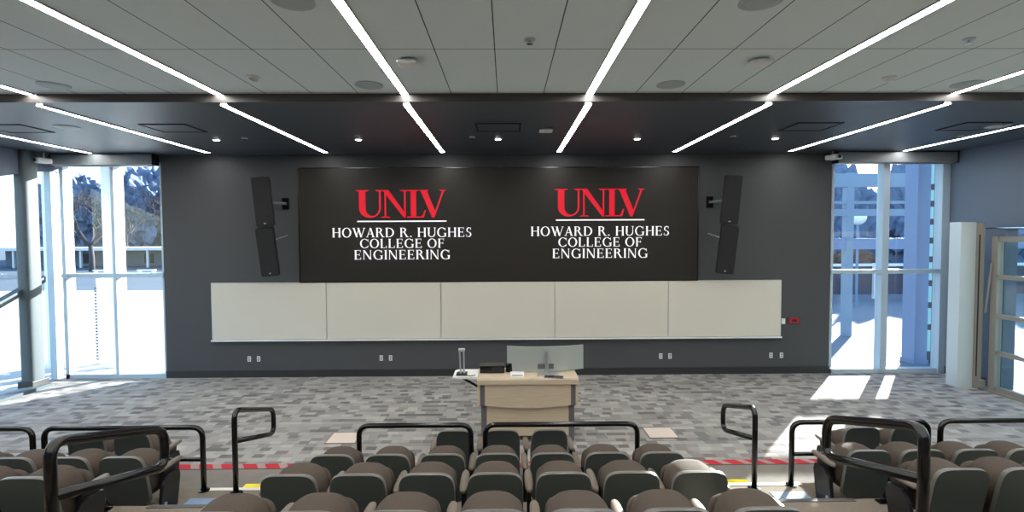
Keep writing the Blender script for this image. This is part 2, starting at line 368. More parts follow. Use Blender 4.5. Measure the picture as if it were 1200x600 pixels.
for x, l in ((-7.6, 'nearest the left wall'), (-5.1, 'left of the screen'), (.07, 'above the middle of the screen'), (5.1, 'right of the screen'), (7.75, 'nearest the right wall')):
    ceilthing('air_diffuser', x, -2.75, ZS, 'square black slot diffuser in the dark soffit, '+l, 'air diffuser', 'slot diffusers in the soffit')
ceilthing('ceiling_speaker', -6.7, -2.85, ZS, 'round pale ceiling speaker in the dark soffit on the left', 'ceiling speaker', None)
ceilthing('ceiling_speaker', 8.15, -2.75, ZS, 'round pale ceiling speaker in the dark soffit on the right', 'ceiling speaker', None)
ceilthing('wireless_access_point', .84, -2.65, ZS, 'white rounded access point on the dark soffit above the lectern', 'access point', None)
for x, y, l in ((-5.3, -4.72, 'near the far left by the soffit'), (-1.48, -4.72, 'left of centre by the soffit'), (2.22, -4.72, 'right of centre by the soffit'), (5.9, -4.72, 'at the right by the soffit'), (-1.48, -7.0, 'top left of centre'), (2.22, -7.0, 'top right of centre')):
    ceilthing('ceiling_speaker', x, y, ZC, 'round grey speaker grille in the pale tiled ceiling, '+l, 'ceiling speaker', 'speakers in the tiled ceiling')
for x, y, l in ((-2.73, -5.05, 'left'), (4.72, -5.0, 'right')):
    ceilthing('smoke_detector', x, y, ZC, 'domed white smoke detector under the tiled ceiling on the %s side' % l, 'smoke detector', None)
ceilthing('sprinkler', .42, -6.2, ZC, 'chrome sprinkler in the middle of the tiled ceiling', 'sprinkler', None)
ceilthing('sprinkler', 4.6, -6.2, ZC, 'chrome sprinkler in the tiled ceiling at the right', 'sprinkler', None)
for x, y, l in ((-.83, -5.63, 'left of centre'), (2.88, -5.63, 'right of centre')):
    ceilthing('wireless_access_point', x, y, ZC, 'white box shaped detector on the tiled ceiling, '+l, 'access point', None)

# ------------------------------------------------------------------ LED wall with lettering
def G():                                      # glyphs in a 1-high cap box; returns polygons, advance
    S, T = .15, .058                          # thick and thin stroke
    def rect(a, b, c, d): return [(a, c), (b, c), (b, d), (a, d)]
    def serif(x0, x1, y, up): h = .045*(1 if up else -1); return [(x0, y), (x1, y), (x1, y+h*.5), (x1-.06, y+h), (x0+.06, y+h), (x0, y+h*.5)]
    def stem(x, w_=S, a=0, b=1, s=.05): return [rect(x, x+w_, a, b), serif(x-s, x+w_+s, 0, True), serif(x-s, x+w_+s, 1, False)]
    def diag(xa, xb, w_, ya=0, yb=1): return [[(xa, ya), (xa+w_, ya), (xb+w_, yb), (xb, yb)]]
    def arc(cx, cy, rx, ry, wt, tn, a0, a1, N=22):
        out = []
        for i in range(N):
            q = []
            for a in (a0+(a1-a0)*i/N, a0+(a1-a0)*(i+1)/N):
                r = math.radians(a); q.append(((cx+rx*math.cos(r), cy+ry*math.sin(r)), (cx+(rx-wt)*math.cos(r), cy+(ry-tn)*math.sin(r))))
            out.append([q[0][0], q[1][0], q[1][1], q[0][1]])
        return out
    g = {}
    g['H'] = (stem(.08)+stem(.66)+[rect(.2, .68, .49, .54)], .9)
    g['O'] = (arc(.47, .5, .45, .52, S, T, 0, 360, 36), .96)
    g['C'] = (arc(.48, .5, .45, .52, S, T, 42, 318, 30)+[rect(.80, .84, .68, .98), rect(.80, .83, .1, .3)], .9)
    g['G'] = (arc(.48, .5, .45, .52, S, T, 42, 300, 30)+[rect(.74, .74+S, .05, .42), serif(.66, .95, .42, False), rect(.80, .84, .68, .98), rect(.6, .8, .0, .05)], .98)
    g['W'] = (diag(.36, .05, S, 0, 1)+diag(.36, .60, T)+diag(.78, .50, S)+diag(.82, 1.14, T)+[serif(-.02, .26, 1, False), serif(.44, .70, 1, False), serif(1.04, 1.26, 1, False)], 1.24)
    g['A'] = (diag(.1, .43, T)+diag(.66, .38, S)+[rect(.22, .68, .32, .37), serif(0, .26, 0, True), serif(.58, .88, 0, True)], .88)
    g['R'] = (stem(.08)+arc(.3, .76, .33, .25, S, T, -90, 90)+[rect(.2, .32, .955, 1), rect(.2, .32, .51, .56)]+diag(.66, .36, .15, 0, .53)+[serif(.6, .9, 0, True)], .88)
    g['D'] = (stem(.08)+arc(.34, .5, .52, .5, S, T, -90, 90)+[rect(.2, .35, .955, 1), rect(.2, .35, 0, .045)], .94)
    g['E'] = (stem(.08)+[rect(.2, .62, .955, 1), rect(.2, .64, 0, .045), rect(.2, .52, .49, .54), rect(.59, .63, .80, 1), rect(.61, .66, 0, .22), rect(.49, .53, .40, .63)], .74)
    g['F'] = (stem(.08)+[rect(.2, .6, .955, 1), rect(.2, .52, .49, .54), rect(.57, .61, .80, 1), rect(.49, .53, .40, .63)], .68)
    g['L'] = (stem(.08)+[rect(.2, .62, 0, .045), rect(.60, .65, 0, .24)], .72)
    g['I'] = (stem(.08), .32)
    g['N'] = (stem(.1, T)+stem(.74, T)+diag(.68, .06, .15)+[], .94)
    g['S'] = (arc(.30, .745, .23, .265, .11, T, 50, 270)+arc(.30, .255, .25, .265, .12, T, -130, 90)+[rect(.46, .5, .74, .99), rect(.06, .1, .02, .27)], .62)
    g['U'] = (stem(.08)[:1]+[]+arc(.42, .32, .34, .34, S, .06, 180, 360), .86)
    g['U'] = ([rect(.08, .08+S, .3, 1), rect(.72, .72+T, .3, 1), serif(0, .3, 1, False), serif(.62, .86, 1, False)]+arc(.425, .32, .345, .34, .1, .07, 180, 360), .88)
    g['.'] = ([rect(.08, .2, 0, .12)], .3)
    g[' '] = ([], .34)
    return g
GL = G()
def text(bm, s, cx, z, h, width):
    TR = .07; tot = sum(GL[c][1]+TR for c in s)-TR; k = width/tot; x = cx-width/2
    for c in s:
        for p in GL[c][0]: prism(bm, [(x+a*k, z+b*h) for a, b in p], 'y', 0, -.004)
        x += (GL[c][1]+TR)*k
scr = thing('video_wall', 'wide black LED display above the whiteboards showing two red and white logos', 'screen', (0.04, -.06, 2.055))
sx0, sx1, sz1 = -4.235, 4.235, 2.40
obj('display_panel', box(sx0, sx1, 0, .06, 0, sz1), MT['led'], scr)
b = nb(); bx(b, sx0-.02, sx1+.02, -.006, .06, -.02, 0); bx(b, sx0-.02, sx1+.02, -.006, .06, sz1, sz1+.02); bx(b, sx0-.02, sx0, -.006, .06, 0, sz1); bx(b, sx1, sx1+.02, -.006, .06, 0, sz1)
obj('bezel', b, MT['blk'], scr)
def unlv(b, x0, z0, w_, h):                   # the overlapping red letters, traced on a 540 x 160 grid
    P = []
    def r(a, c, d, e): P.append([(a, d), (c, d), (c, e), (a, e)])
    def sf(a, c, y, up): q = 7 if up else -7; P.append([(a, y), (c, y), (c-12, y+q), (a+12, y+q)])
    # U
    r(22, 60, 55, 160); sf(0, 84, 160, False); r(140, 150, 50, 160); sf(116, 168, 160, False)
    for i in range(24):
        a, c = [math.radians(180+180*(i+k)/24) for k in (0, 1)]
        P.append([(86+64*math.cos(a), 56+56*math.sin(a)), (86+64*math.cos(c), 56+56*math.sin(c)), (100+40*math.cos(c), 57+46*math.sin(c)), (100+40*math.cos(a), 57+46*math.sin(a))])
    # N
    r(172, 181, 0, 160); sf(150, 208, 0, True); P.append([(160, 160), (196, 160), (297, 22), (297, 0), (286, 0)]); r(288, 297, 0, 160); sf(262, 322, 160, False)
    # L
    r(327, 359, 0, 160); sf(306, 376, 160, False); r(305, 402, 0, 7); P.append([(385, 0), (404, 0), (416, 44), (409, 44), (396, 14)])
    # V
    P.append([(384, 160), (420, 160), (472, 34), (463, 0), (452, 0)]); P.append([(458, 0), (466, 0), (526, 160), (515, 160)]); sf(372, 436, 160, False); sf(494, 538, 160, False)
    for p in P: prism(b, [(x0+x/538*w_, z0+z/160*h) for x, z in p], 'y', 0, -.004)
def W2(u, v):                                 # photo position on the wall plane, relative to the screen
    s = 55.0; return ((u-583.2)/s, (329.5-v-.0)/s)
for cx, nm in ((469.5, 'left'), (701.5, 'right')):
    dz = .01 if nm == 'right' else 0
    b = nb(); x0, _ = W2(cx-54, 0); unlv(b, x0, (329.5-254.5)/55.3+dz, 1.93, .585)
    obj('red_lettering', b, MT['tred'], scr).location = (0, -.002, 0)
    xc = W2(cx, 0)[0]
    obj('underline', box(xc-.945, xc+.945, -.005, 0, 1.268+dz, 1.294+dz), MT['twhite'], scr).location = (0, -.001, 0)
    b = nb(); text(b, 'HOWARD R. HUGHES', xc, .945+dz, .198, 2.97); text(b, 'COLLEGE OF', xc, .715+dz, .192, 1.80); text(b, 'ENGINEERING', xc, .472+dz, .198, 2.05)
    obj('white_lettering', b, MT['twhite'], scr).location = (0, -.002, 0)

# ------------------------------------------------------------------ whiteboards
bl = ['leftmost glossy whiteboard panel of the long row of five under the screen', 'second glossy whiteboard panel from the left under the screen', 'middle glossy whiteboard panel of five, right above the lectern', 'second glossy whiteboard panel from the right under the screen', 'rightmost glossy whiteboard panel beside the red alarm']
for i in range(5):
    t = thing('whiteboard', bl[i], 'whiteboard', (-4.88+2.44*i, -.058, .83), 0, 'whiteboards in a row')
    obj('writing_surface', box(-1.212, 1.212, 0, .035, 0, 1.205), MT['board'], t)
    b = nb(); bx(b, -1.218, -1.212, -.003, .035, 0, 1.21); bx(b, 1.212, 1.218, -.003, .035, 0, 1.21); bx(b, -1.218, 1.218, -.003, .035, 1.205, 1.215); obj('edge_trim', b, MT['alu'], t)
tag(obj('marker_tray', bx(box(-6.1, 6.1, -.11, 0, .795, .815), -6.1, 6.1, -.11, -.105, .815, .83), MT['white']), 'long thin white marker tray under the whiteboards', 'tray')

# outlets, alarm
for x, lab in ((-5.35, 'left of the pair below the leftmost whiteboard'), (-5.15, 'right of the pair below the leftmost whiteboard'), (-2.52, 'left of the pair below the second whiteboard'), (-2.32, 'right of the pair below the second whiteboard'),
               (3.52, 'left of the pair below the fourth whiteboard'), (3.72, 'right of the pair below the fourth whiteboard'), (5.92, 'left of the pair below the rightmost whiteboard'), (6.15, 'right of the pair below the rightmost whiteboard')):
    t = thing('wall_outlet', 'small white wall outlet, '+lab, 'outlet', (x, 0, .34), 0, 'outlets on the front wall')
    obj('cover_plate', box(-.035, .035, -.008, 0, 0, .115, bev=.002), MT['white'], t)
    b = nb(); bx(b, -.015, .015, -.011, -.007, .02, .05); bx(b, -.015, .015, -.011, -.007, .065, .095); obj('socket', b, MT['grey'], t)
t = thing('fire_alarm', 'small dark red alarm box right of the whiteboards', 'alarm', (6.40, 0, 1.10)); obj('body', box(-.12, .12, -.04, 0, 0, .12, bev=.008), MT['red'], t); obj('label_plate', box(-.05, .05, -.043, -.04, .035, .085), MT['dark'], t)
t = thing('wall_switch', 'small white switch between whiteboard and red alarm', 'switch', (6.18, 0, 1.08)); obj('cover_plate', box(-.04, .04, -.008, 0, 0, .12, bev=.002), MT['white'], t); obj('rocker', box(-.015, .015, -.014, -.008, .03, .09), MT['white'], t)
t = thing('wall_outlet', 'white outlet plate on the right side wall beside the folding door cover', 'outlet', (XR, -.72, 1.12), PI/2*-1); obj('cover_plate', box(-.04, .04, -.008, 0, 0, .12, bev=.002), MT['white'], t); obj('socket', box(-.015, .015, -.011, -.007, .03, .09), MT['grey'], t)

# ------------------------------------------------------------------ line-array speakers
def speaker(x, sgn, lab):
    t = thing('line_speaker', lab, 'speaker', (x, -.45, 0), 0)
    def cab(z0, z1, lean, dx, dy):
        m = Matrix.Translation((dx, dy, (z0+z1)/2)) @ Matrix.Rotation(sgn*.16, 4, 'Z') @ Matrix.Rotation(lean, 4, 'X') @ Matrix.Rotation(-sgn*.078, 4, 'Y')
        h = (z1-z0)/2; b = nb(); prism(b, [(-.18, -.12), (.18, -.12), (.12, .17), (-.12, .17)], 'z', -h, h)
        bmesh.ops.bevel(b, geom=list(b.edges), offset=.018, segments=2, affect='EDGES'); bmesh.ops.transform(b, matrix=m, verts=b.verts)
        o = obj('cabinet', b, MT['spk'], t)
        b = nb(); bx(b, -.165, .165, -.128, -.118, -h+.03, h-.03); bmesh.ops.transform(b, matrix=m, verts=b.verts); obj('grille', b, MT['grille'], o)
        b = nb(); bx(b, -.02, .02, -.131, -.127, -h+.05, -h+.075); bmesh.ops.transform(b, matrix=m, verts=b.verts); obj('badge', b, MT['alu'], o)
    cab(3.23, 4.23, .05, -sgn*-.03*-1, .0); cab(2.22, 3.21, .13, sgn*.05, -.02)
    obj('wall_bracket', tube(tube(nb(), [(sgn*.1, .12, 3.72), (sgn*.22, .44, 3.72)], .03), [(sgn*.12, .05, 2.95), (sgn*.25, .44, 3.05)], .014), MT['alu'], t)
    obj('wall_plate', box(sgn*.22-.07, sgn*.22+.07, .43, .45, 3.6, 3.84), MT['blk'], t)
speaker(-4.72, 1, 'tall black two piece speaker hung left of the screen')
speaker(4.77, -1, 'tall black two piece speaker hung right of the screen')

# ------------------------------------------------------------------ lectern desk
DX, DY = .49, -3.73
t = desk = thing('lectern_desk', 'wide light wood lectern desk with grey corner strips in front of the whiteboards', 'desk', (DX, DY, 0))
hw = .735
b = nb(); prism(b, [(0-.0, .86), (.0, .93), (.02, .95), (.62, .95), (.62, .86)], 'x', -hw, hw); obj('desk_top', b, MT['wood'], t)
def curved(z_top, z_bot_c, z_bot_e, x, y0, y1):
    N = 16; pts = [(-x+2*x*i/N, z_bot_c+(z_bot_e-z_bot_c)*((2*i/N-1)**2)) for i in range(N+1)]+[(x, z_top), (-x, z_top)]
    return prism(nb(), pts, 'y', y0, y1)
obj('upper_panel', curved(.86, .505, .55, .625, .03, .06), MT['wood'], t)
obj('lower_panel', box(-.60, .60, .09, .12, .08, .56), MT['wood'], t)
for s in (-1, 1):
    obj('corner_strip', box(min(s*.625, s*.695), max(s*.625, s*.695), .035, .13, .54, .86), MT['grey'], t)
    obj('leg_panel', box(min(s*.60, s*.68), max(s*.60, s*.68), .085, .18, .0, .55), MT['grey'], t)
    obj('end_panel', box(min(s*.695, s*.73), max(s*.695, s*.73), .03, .58, .55, .86), MT['wood'], t)
    obj('side_panel', box(min(s*.64, s*.67), max(s*.64, s*.67), .18, .56, .05, .86), MT['grey'], t)
obj('back_panel', box(-.6, .6, .5, .53, .05, .86), MT['grey'], t)
b = nb(); prism(b, [(-.36, 0), (0, 0), (0, .46), (-.31, .46), (-.36, .40)], 'z', .93, .955); obj('side_shelf', b, MT['white'], t, loc=(-hw-.0, .08, 0))
obj('shelf_bracket', tube(nb(), [(-hw-.25, .22, .92), (-hw+.1, .22, .72)], .018), MT['blk'], t)
# monitor
t = thing('curved_monitor', 'wide curved silver backed monitor standing on the lectern desk', 'monitor', (DX+.29, DY+.36, .951), math.radians(3))
def curved_slab(y_off, th, hwid, z0, z1, sag):
    N = 18; F_, B_ = [], []
    for i in range(N+1):
        x = -hwid+2*hwid*i/N; y = sag*(x/hwid)**2+y_off; F_.append((x, y)); B_.append((x, y+th))
    return prism(nb(), F_+B_[::-1], 'z', z0, z1)
obj('back_casing', curved_slab(-.02, .035, .585, .02, .385, .10), MT['silver'], t, smooth=math.radians(30))
obj('display_face', curved_slab(.016, .006, .575, .03, .375, .10), MT['screenface'], t, smooth=math.radians(30))
b = nb(); bx(b, -.02, .03, -.075, -.03, .012, .33, bev=.006); obj('stand_column', b, MT['alu'], t)
obj('stand_base', prism(nb(), [(-.16, -.2), (.17, -.2), (.06, 0), (-.05, 0)], 'z', 0, .015), MT['alu'], t)
obj('port_cover', box(-.13, .11, -.045, -.02, .06, .13), MT['grey'], t)
# document camera on side shelf
t = thing('document_camera', 'slim silver document camera standing on the white side shelf of the desk', 'document camera', (DX-.97, DY+.22, .955))
obj('base', box(-.08, .08, -.07, .08, 0, .03, bev=.008), MT['blk'], t)
b = nb(); tube(b, [(-.02, 0, .03), (-.035, .02, .36)], .013); obj('arm', b, MT['alu'], t); b = nb(); tube(b, [(.03, 0, .03), (.025, .02, .38)], .013); obj('arm', b, MT['alu'], t)
obj('camera_head', box(-.05, .045, -.03, .05, .35, .39, bev=.01), MT['silver'], t)
b = nb(); tube(b, fillet([(.04, -.04, .015), (.14, -.1, .005), (.2, -.05, .01)], .05), .006, n=6); obj('cable', b, MT['blk'], t)
t = thing('control_box', 'black equipment box with buttons at the left end of the lectern desk', 'equipment box', (DX-.44, DY+.40, .951))
obj('body', box(-.27, .10, -.1, .12, 0, .11, bev=.006), MT['blk'], t); obj('front_panel', box(-.10, .08, -.104, -.1, .015, .09), MT['grille'], t); obj('knob', lathe(nb(), [(.05, 0), (.045, .12), (.03, .13)], (.12+.05, 0, 0)), MT['blk'], t)
t = thing('keyboard', 'thin dark keyboard lying flat on the lectern desk below the monitor', 'keyboard', (DX+.38, DY+.06, .95), -.15)
obj('body', box(-.14, .14, -.05, .05, 0, .012, bev=.003), MT['grey'], t); obj('keys', box(-.13, .13, -.04, .04, .012, .016), MT['blk'], t)
t = thing('touch_panel', 'low pale touch panel beside the black box on the lectern desk', 'touch panel', (DX-.15, DY+.16, .95)); obj('body', prism(nb(), [(-.06, 0), (.06, 0), (.06, .05)], 'x', -.1, .1), MT['white'], t); obj('screen', box(-.08, .08, -.05, -.03, .016, .02), MT['blk'], t)

# ------------------------------------------------------------------ floor covers
for x, y, lab in ((-2.25, -3.47, 'square beige floor box cover in the carpet left of the lectern'), (2.52, -3.37, 'square beige floor box cover in the carpet right of the lectern'), (-5.15, -3.55, 'square pale floor box cover in the carpet at the left behind the guard rail')):
    t = thing('floor_box', lab, 'floor box', (x, y, 0)); obj('lid', box(-.21, .21, -.2, .2, 0, .008), MT['plate'], t); obj('frame', bx(bx(bx(box(-.225, .225, -.215, -.2, 0, .009), -.225, .225, .2, .215, 0, .009), -.225, -.21, -.215, .215, 0, .009), .21, .225, -.215, .215, 0, .009), MT['arm'], t)

# ------------------------------------------------------------------ aisle steps and nosings
n = 3
for xa, xb in ((-3.25, -1.85), (2.1, 3.55)):
    for (z, y), full in zip(TIERS[:2], (True, False)):
        b = nb(); bx(b, xa, xb, y-.05, y+.006, z, z+.006); struct('trim_%d' % n, b, MT['nose'] if full else MT['fascia']); n += 1
for x0, x1, lab in ((-2.92, -1.75, 'left'), (1.95, 3.05, 'right')):
    t = thing('aisle_step', 'half height carpeted step with yellow edge at the foot of the %s aisle' % lab, 'step', ((x0+x1)/2, -5.17, 0)); h = (x1-x0)/2
    obj('tread', box(-h, h, -.15, .11, 0, .07), MT['tier'], t); obj('nosing', box(-h, h, .0, .11, .0701, .078), MT['yellow'], t); obj('shadow_gap', box(-h, h, -.14, .0, .0701, .074), MT['dark'], t)
for x, y, lab in ((-3.08, -5.72, 'left'), (3.28, -5.70, 'right')):
    t = thing('step_plate', 'shiny bluish plate on the %s aisle tread' % lab, 'plate', (x, y+.02, .156)); obj('plate', box(-.19, .19, -.07, .14, 0, .006), MT['splate'], t); obj('edge_strip', box(-.19, .19, -.085, -.07, 0, .012), MT['mauve'], t)
for x, y, lab in ((-3.63, -6.30, 'left'), (3.80, -6.30, 'right')):
    t = thing('floor_bracket', 'tiny black bracket on the tier edge beside the %s aisle seat' % lab, 'bracket', (x, y, .435)); obj('foot', box(-.06, .06, -.05, .03, 0, .012), MT['blk'], t); obj('tab', box(-.02, .03, -.02, 0, .012, .06), MT['blk'], t)

# ------------------------------------------------------------------ rails
def guard(x0, x1, lab, mid=False, y=-5.38):
    t = thing('guard_rail', lab, 'railing', ((x0+x1)/2, y, .156), 0, 'low guard rails along the front tier'); h = (x1-x0)/2
    obj('rail', tube(nb(), fillet([(-h, 0, 0), (-h, 0, .725), (h, 0, .725), (h, 0, 0)], .12), .029, n=12), MT['blk'], t, smooth=True)
    if mid: obj('mid_rail', tube(nb(), [(-h, 0, .36), (h, 0, .36)], .024), MT['blk'], t, smooth=math.radians(60))
    for s in (-1, 1): obj('base_plate', lathe(nb(), [(.06, 0), (.06, .01), (.035, .014)], (s*h, 0, 0)), MT['blk'], t)
guard(-4.99, -3.23, 'black guard rail with mid bar in front of the left block beside the aisle', True)
guard(-8.2, -5.12, 'black guard rail at the far left edge of the picture')
guard(-1.48, -.22, 'short black guard rail in front of the centre seats, left of the lectern')
guard(-.06, 1.66, 'long black guard rail in front of the centre seats below the lectern')
guard(3.42, 4.98, 'black guard rail with mid bar in front of the right block beside the aisle', True)
guard(5.12, 8.0, 'black guard rail at the far right edge of the picture')
def handrail(x, yn, yf, ztn, ztf, gap, base, lab, r=.03):
    t = thing('handrail', lab, 'handrail', (x, yn, base), 0, 'looped aisle handrails')
    dy = yf-yn; a = ztn-base; f_ = ztf-base
    obj('rail', tube(nb(), fillet([(0, 0, 0), (0, 0, a), (0, dy, f_), (0, dy, f_-gap), (0, .0, a-gap-.03)], .13), r, n=12), MT['blk'], t, smooth=True)
    obj('base_plate', lathe(nb(), [(.07, 0), (.07, .012), (.04, .016)]), MT['blk'], t)
handrail(-2.83, -5.46, -4.50, 1.10, .79, .32, .156, 'black looped handrail at the left aisle, in front of the yellow edge')
handrail(2.96, -5.46, -4.60, 1.08, .83, .32, .156, 'black looped handrail at the right aisle, in front of the yellow edge')
handrail(-2.75, -7.86, -6.75, 1.70, 1.37, .33, .715, 'large black looped handrail nearest the camera at the left aisle', .036)
handrail(2.98, -7.78, -6.72, 1.72, 1.40, .33, .715, 'large black looped handrail nearest the camera at the right aisle', .036)

# ------------------------------------------------------------------ chairs
def arm_parts(t, x, name='armrest'):
    b = nb(); loft(b, [[(x+px*s, .17+py*s2, z+.02) for px, py in superloop(.036, .20, 3.2, 28)] for s, s2, z in ((.75, .93, .405), (1, 1, .415), (1, 1, .43), (.8, .95, .44))])
    o = obj('armrest', b, MT['arm'], t, smooth=True)
    b = nb(); prism(b, [(.0, 0), (.18, 0), (.26, .425), (.06, .425)], 'x', x-.018, x+.018); obj('arm_post', b, MT['frame'], t)
def make_chair(kind):
    t = thing('theater_seat', 'x', 'chair')
    # rear shell with raised rim and recessed panel, leaning back slightly toward the top
    low = kind.endswith('_low'); kind = kind.replace('_low', ''); up = .055 if low else 0
    def ring(a, bb, y, cz=.385, n=5): return [(px, y-(pz-.1)*(.12 if low else .21)-.018, pz+up) for px, pz in superloop(a-(.022 if low else .008), bb, n, 48, cz)]
    o = obj('back_shell', loft(nb(), [ring(.15, .2, .028), ring(.198, .24, .03), ring(.236, .276, .005), ring(.236, .276, -.015), ring(.233, .273, -.035)], cap=False), MT['rim'], t, smooth=math.radians(50))
    obj('shell_panel', loft(nb(), [ring(.233, .273, -.035), ring(.225, .265, -.036), ring(.210, .250, -.008), ring(.05, .1, .004, n=3)]), MT['shell'], o, smooth=math.radians(45))
    # thick domed back cushion
    def cr(a, bb, y, lean, cz=.375, n=2.8): return [(px, y-(pz-.2)*lean*(.3 if low else 1), pz-(.02 if low else 0)) for px, pz in superloop(a, bb, n, 44, cz)]
    obj('back_cushion', loft(nb(), [cr(.19, .20, .0, .26), cr(.21, .225, .02, .26), cr(.216, .238, .07, .25), cr(.219, .244, .115, .17), cr(.218, .246, .16, .06), cr(.205, .236, .195, .0), cr(.16, .195, .215, .0)]), MT['cush'], t, smooth=True)
    # tipped-up seat pad
    st = nb(); loft(st, [[(px, py, pz) for px, pz in superloop(.205*k, .185*k, 4, 32, .35)] for k, py in ((.9, .225), (1, .24), (1, .29), (.9, .31))])
    obj('seat_cushion', st, MT['cush'], t, smooth=math.radians(60))
    arm_parts(t, -.2735)
    if kind in ('end_r',): arm_parts(t, .2735)
    if kind != 'mid':
        s = 1 if kind == 'end_r' else -1
        x = s*.30; b = nb(); prism(b, [(-.04, 0), (.20, 0), (.26, .30), (.24, .37), (.08, .38), (-.01, .30), (-.05, .14)], 'x', min(x, x+s*.03), max(x, x+s*.03)); o = obj('side_panel', b, MT['frame'], t)
        obj('bolt', tube(nb(), [(x, -.0, .10), (x+s*.04, -.0, .10)], .022, n=12), MT['alu'], o)
    obj('pedestal', box(-.05, .05, .04, .14, 0, .29, bev=.01), MT['frame'], t)
    return t
protos = {k: make_chair(k) for k in ('mid', 'end_r', 'end_l', 'mid_low', 'end_r_low', 'end_l_low')}
used = set()
def chair(kind, x, y, z, label, group, rz=0):
    p = protos[kind]
    if kind in used: p = dup(p)
    used.add(kind); p.location = (x, y, z); p.rotation_euler = (0, 0, rz); p['label'] = label; p['group'] = group
ordn = ['leftmost', 'second from the left', 'third from the left', 'middle', 'third from the right', 'second from the right', 'rightmost']
rowsC = [('second', -5.86, .156, 'behind the low guard rails'), ('third', -6.9, .435, 'two rows behind the guard rails'), ('fourth', -8.0, .715, 'in the nearest centre row')]
for rn, y, z, wh in rowsC:
    for k in range(7):
        chair('end_r' if k == 6 else 'mid', -1.578+.556*k, y, z, 'taupe theater seat, %s of seven %s' % (ordn[k], wh), 'seats in the %s row of the centre block' % rn)
for k, l in enumerate(('left of the three front seats ahead of the guard rail', 'middle one of the three front seats ahead of the guard rail', 'right one of the three front seats ahead of the guard rail')):
    chair('end_r_low' if k == 2 else 'mid_low', -.44+.565*k, -5.0, .0, 'dark backed theater seat, '+l, 'front seats before the lectern')
def side(s, row, y, z, x0, cnt, wh, step=.55, endk=True):
    for k in range(cnt):
        kind = ('end_r' if s < 0 else 'end_l') if k == 0 and endk else 'mid'
        if row == 'front': kind += '_low'
        nm = ['aisle seat', 'second seat from the aisle', 'third seat from the aisle', 'fourth seat from the aisle', 'fifth seat from the aisle', 'sixth seat from the aisle'][k]
        chair(kind, x0+s*step*k, y, z, 'taupe theater seat, %s block, %s, %s' % ('left' if s < 0 else 'right', wh, nm), 'seats in the %s row of the %s block' % (row, 'left' if s < 0 else 'right'))
side(-1, 'front', -5.0, .0, -4.22, 2, 'front row', .54)
side(-1, 'second', -5.86, .156, -3.68, 4, 'second row')
side(-1, 'third', -6.9, .435, -3.68, 3, 'third row')
side(1, 'front', -5.0, .0, 4.42, 2, 'front row', .56)
side(1, 'second', -5.86, .156, 3.87, 4, 'second row')
side(1, 'third', -6.9, .435, 3.90, 3, 'third row')

# ------------------------------------------------------------------ folding glass door at the right
t = thing('door_cover_column', 'tall pale metal cover box standing at the end of the glass folding door', 'column', (9.15, -1.15, 0))
obj('cover', box(-.15, .15, -.01, .26, 0, 3.24, bev=.006), MT['doorw'], t)
b = nb(); bx(b, .15, .20, -.14, .26, 0, 3.22); obj('side_channel', b, MT['doorm'], t)
obj('channel_slot', box(.145, .201, -.10, -.075, .25, 3.0), MT['dark'], t)
obj('foot_bracket', box(.14, .24, -.20, -.13, .05, .20, bev=.01), MT['doorm'], t)
d = struct('door_1', box(9.45, 9.465, -7.4, -1.40, .1, 2.9), MT['gglass'])
b = nb()
for z0, z1 in ((0, .12), (.72, .80), (1.42, 1.50), (2.16, 2.24), (2.86, 2.96)): bx(b, 9.42, 9.50, -7.5, -1.36, z0, z1)
obj('door_rail', b, MT['doorm'], d)
for y0 in (-1.50, -3.2, -5.4, -7.2): obj('door_stile', box(9.40, 9.52, y0, y0+.12, 0, 2.96), MT['doorm'], d)
obj('lift_arm', tube(nb(), [(9.37, -1.42, 2.45), (9.36, -1.33, 1.5)], .018), MT['doorm'], d)
obj('track_rod', tube(nb(), [(9.46, -1.2, 3.12), (9.46, -7.5, 3.12)], .022), MT['chrome'], d)
struct('trim_20', box(9.36, 9.72, -7.6, -1.34, 0, .03), MT['doorm'])

# ------------------------------------------------------------------ outside
struct('plaza_ground', box(-60, 0, .3, 19.5, -.25, -.05), MT['concrete'])
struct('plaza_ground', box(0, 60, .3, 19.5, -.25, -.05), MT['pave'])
struct('plaza_ground', box(-60, XL-.25, -20, .3, -.25, -.05), MT['concrete'])
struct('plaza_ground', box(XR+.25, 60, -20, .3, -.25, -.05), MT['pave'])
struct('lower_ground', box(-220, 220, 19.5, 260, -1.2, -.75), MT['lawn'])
def pillar(x, y, r, h, lab, sq=True, m='outcol'):
    t = thing('outdoor_pillar', lab, 'pillar', (x, y, -.05))
    if sq: obj('shaft', box(-r, r, -r, r, .1, h, bev=.01), MT[m], t)
    else: obj('shaft', lathe(nb(), [(r, .1), (r, h)], n=28), MT[m], t, smooth=math.radians(50))
    obj('base', box(-r*1.15, r*1.15, -r*1.15, r*1.15, 0, .1), MT[m], t); obj('cap', box(-r*1.1, r*1.1, -r*1.1, r*1.1, h, h+.15), MT[m], t)
pillar(-10.42, 1.3, .20, 6.5, 'wide white pillar outside the left window, next to the corner')
pillar(-9.12, 1.3, .155, 6.5, 'white pillar outside, behind the middle mullion of the left window')
t = thing('bollard_sign', 'low white post with louvred side outside the left window', 'post', (-9.6, 1.6, -.05))
obj('post', box(-.12, .12, -.12, .12, 0, 2.08, bev=.01), MT['outcol'], t); b = nb()
for k in range(24): bx(b, -.19, -.125, -.1, .1, .1+k*.075, .14+k*.075)
obj('louvre', b, MT['louvre'], t)
